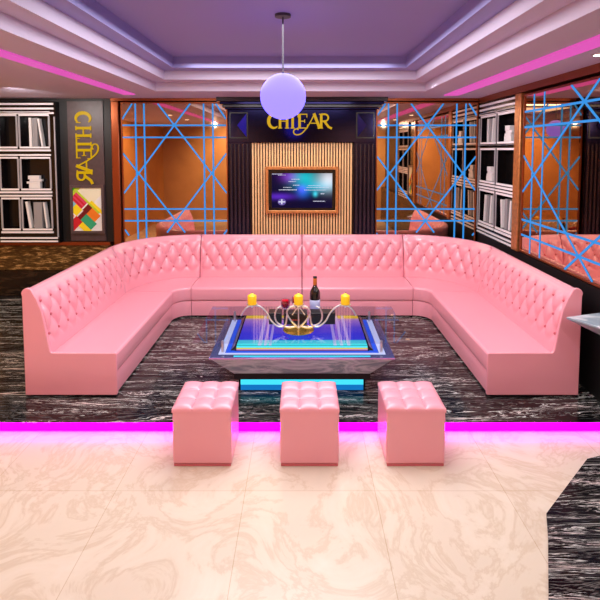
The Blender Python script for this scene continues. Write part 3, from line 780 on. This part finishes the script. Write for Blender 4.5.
# boxes
for x0, x1, y0, lab, pr in ((-.30, -.185, 4.47, 'small black box behind the left scroll of the candle holder', 0), (-.165, .045, 4.46, 'black presentation box with red print behind the candle holder stem', 1), (.065, .30, 4.47, 'wide black box at the foot of the wine bottle', 0)):
    t = thing('gift_box', ((x0+x1)/2, y0, GZ), lab, 'box', 'black boxes on the coffee table')
    box('case', M['box_black'], x0, x1, y0, y0+.12, GZ+.0005, GZ+.082, t, bevel=.003)
    box('lid', M['box_black'], x0-.002, x1+.002, y0-.002, y0+.122, GZ+.0825, GZ+.105, t, bevel=.003)
    if pr:
        b = MB(); x = x0+.06
        for w in (.012, .02, .01, .016, .012): b.box(x, x+w, y0-.0012, y0-.0002, GZ+.04, GZ+.05); x += w+.004
        b.build('print', M['box_print'], t)

# ---------------------------------------------------------------- marble console at the right wall and floor slab
t = thing('wall_console', (2.25, 3.7, .6), 'grey marble console corner jutting in beside the right sofa end', 'console')
top = [(2.065, 3.86), (2.395, 3.97), (2.395, 3.30), (2.30, 3.45)]
MB().prism(top, lambda p, z: (p[0], p[1], z), .785, .80).build('top', M['marble_steel'], t, bevel=.002)
b = MB(); bt = [(2.33, 3.80), (2.395, 3.82), (2.395, 3.5), (2.38, 3.6)]
b.add([(p[0], p[1], .66) for p in bt]+[(p[0], p[1], .7845) for p in top], [(0, 1, 2, 3), (4, 5, 6, 7)]+[(i, (i+1) % 4, (i+1) % 4+4, i+4) for i in range(4)])
b.build('body', M['marble_steel'], t)
b = MB(); b.prism([(.95, 1.8), (1.33, 2.59), (1.405, 2.765), (1.93, 3.28), (2.3, 3.4), (2.3, 1.8)], lambda p, z: (p[0], p[1], z), .0005, .016)
o = b.build('marble_slab', M['marble_dark']); tag(o, 'dark veined marble slab corner on the beige floor at the lower right', 'floor slab')

# ---------------------------------------------------------------- pendant ball
bx, by, bz, br = -.143, 3.85, 2.503, .172
t = thing('pendant_lamp', (bx, by, bz), 'round lavender glowing globe lamp hanging from the ceiling', 'lamp')
b = MB(); n = 24; b.lathe((bx, by, bz), [(max(.002, br*sin(pi*i/n)), -br*cos(pi*i/n)) for i in range(n+1)], 40); b.build('globe', M['ball'], t, smooth=True, angle=80)
MB().tube([(bx, by, bz+br), (bx, by, CZ+.318)], .006).build('cord', M['cord'], t)
MB().lathe((bx, by, CZ+.30), [(.06, 0), (.06, .0195)], 24).build('ceiling_rose', M['cord'], t, smooth=True)

# ---------------------------------------------------------------- lights
def area(name, loc, size, power, col=(1, 1, 1), rot=(0, 0, 0), shape='DISK', spread=180, sy=None):
    l = bpy.data.lights.new(name, 'AREA'); l.shape = shape; l.size = size; l.energy = power; l.color = col; l.spread = radians(spread)
    if sy: l.shape = 'RECTANGLE'; l.size_y = sy
    o = bpy.data.objects.new(name, l); C.objects.link(o); o.location = loc; o.rotation_euler = [radians(a) for a in rot]; return o
def spot(name, loc, to, power, col, ang=110):
    from mathutils import Vector
    l = bpy.data.lights.new(name, 'SPOT'); l.energy = power; l.color = col; l.spot_size = radians(ang); l.spot_blend = .8; l.shadow_soft_size = .08
    o = bpy.data.objects.new(name, l); C.objects.link(o); o.location = loc
    o.rotation_euler = (Vector(to)-Vector(loc)).to_track_quat('-Z', 'Y').to_euler(); return o
spots = [(-1.9+.0, 2.6), (1.65, 2.6), (-.9, 3.3), (.75, 3.3), (-.9, 1.6), (.75, 1.6)]
n_ = 0
for x, y, z, dl in ((-2.6, 2.2, CZ, 'left border nearest the camera'), (2.1, 2.2, CZ, 'right border nearest the camera'), (-2.6, 3.7, CZ, 'left border above the dark step'), (2.15, 3.7, CZ, 'right border above the dark step')):  # fixtures and beams added to brighten the room
    f = thing('added_downlight', (x, y, z), 'added round ceiling lamp, ' + dl, 'light', 'added ceiling lamps')
    MB().lathe((x, y, z-.008), [(.055, 0), (.055, .0075)], 24).build('rim', M['chrome'], f, smooth=True)
    MB().lathe((x, y, z-.010), [(.042, 0), (.042, .0015)], 24).build('lens', M['added_lamp_on'], f)
    spot('added_downlight_beam', (x, y, z-.03), (x*.6, y+.4, 0), 42, (1, .95, .9))
# large soft fill added in the ceiling recess, without a fixture
area('recess_fill', (-.13, 4.2, CZ+.25), 2.2, 122, (1, .965, 1), sy=2.6)
area('recess_fill', (-.13, 1.8, CZ+.25), 2.2, 17, (1, .96, .93), sy=1.2)
# unseen fill spots added on the camera side
for x in (-2.25, 2.1): spot('front_fill', (x, .6, 2.75), (x*.3, 4.3, .4), 75, (1, .93, .9), 100).data.shadow_soft_size = .03
# warm wash on the rear wall
spot('wall_wash', (-2.0, -.2, 2.74), (-2.0, -1.6, 1.4), 290, (1, .8, .5), 120)
spot('wall_wash', (1.5, -.2, 2.74), (1.5, -1.6, 1.4), 290, (1, .8, .5), 120)
spot('left_wash', (-3.0, 2.0, 2.74), (-4.2, 2.2, 1.3), 180, (1, .76, .45), 130)
spot('left_wash', (-3.0, 4.4, 2.74), (-4.2, 4.6, 1.3), 150, (1, .76, .45), 130)
spot('corner_fill', (-3.2, 5.6, 2.74), (-3.5, 6.9, 1.5), 62, (1, .95, .92), 140)  # unseen fill added to brighten the left bookshelf
spot('corner_fill', (1.3, 5.5, 2.74), (2.5, 6.3, 1.5), 34, (1, .95, .95), 110)  # matching fill added for the right bookshelf
area('niche_light', (0, 6.62, 2.60), 1.3, 9, (1, .82, .62), rot=(-14, 0, 0), sy=.05)
w = bpy.data.worlds.new('world'); w.use_nodes = True; bpy.context.scene.world = w
w.node_tree.nodes['Background'].inputs[0].default_value = (.6, .55, .8, 1); w.node_tree.nodes['Background'].inputs[1].default_value = .05

# ---------------------------------------------------------------- camera
f = 505.0; th = radians(4)
cam = bpy.data.cameras.new('camera'); co = bpy.data.objects.new('camera', cam); C.objects.link(co)
co.location = (0, 0, 2.1); co.rotation_euler = (pi/2-th, 0, 0)
cam.sensor_width = 36; cam.lens = f/600*36; cam.clip_start = .05
py = 150+f*math.tan(th)
cam.shift_y = (py-300)/600
cam.shift_x = -2/600
sc = bpy.context.scene; sc.camera = co
sc.view_settings.view_transform = 'Standard'; sc.view_settings.look = 'None'; sc.view_settings.gamma = 1; sc.view_settings.exposure = 0
sc.view_settings.use_curve_mapping = False
sc.cycles.max_bounces = 12; sc.cycles.glossy_bounces = 8; sc.cycles.transparent_max_bounces = 12
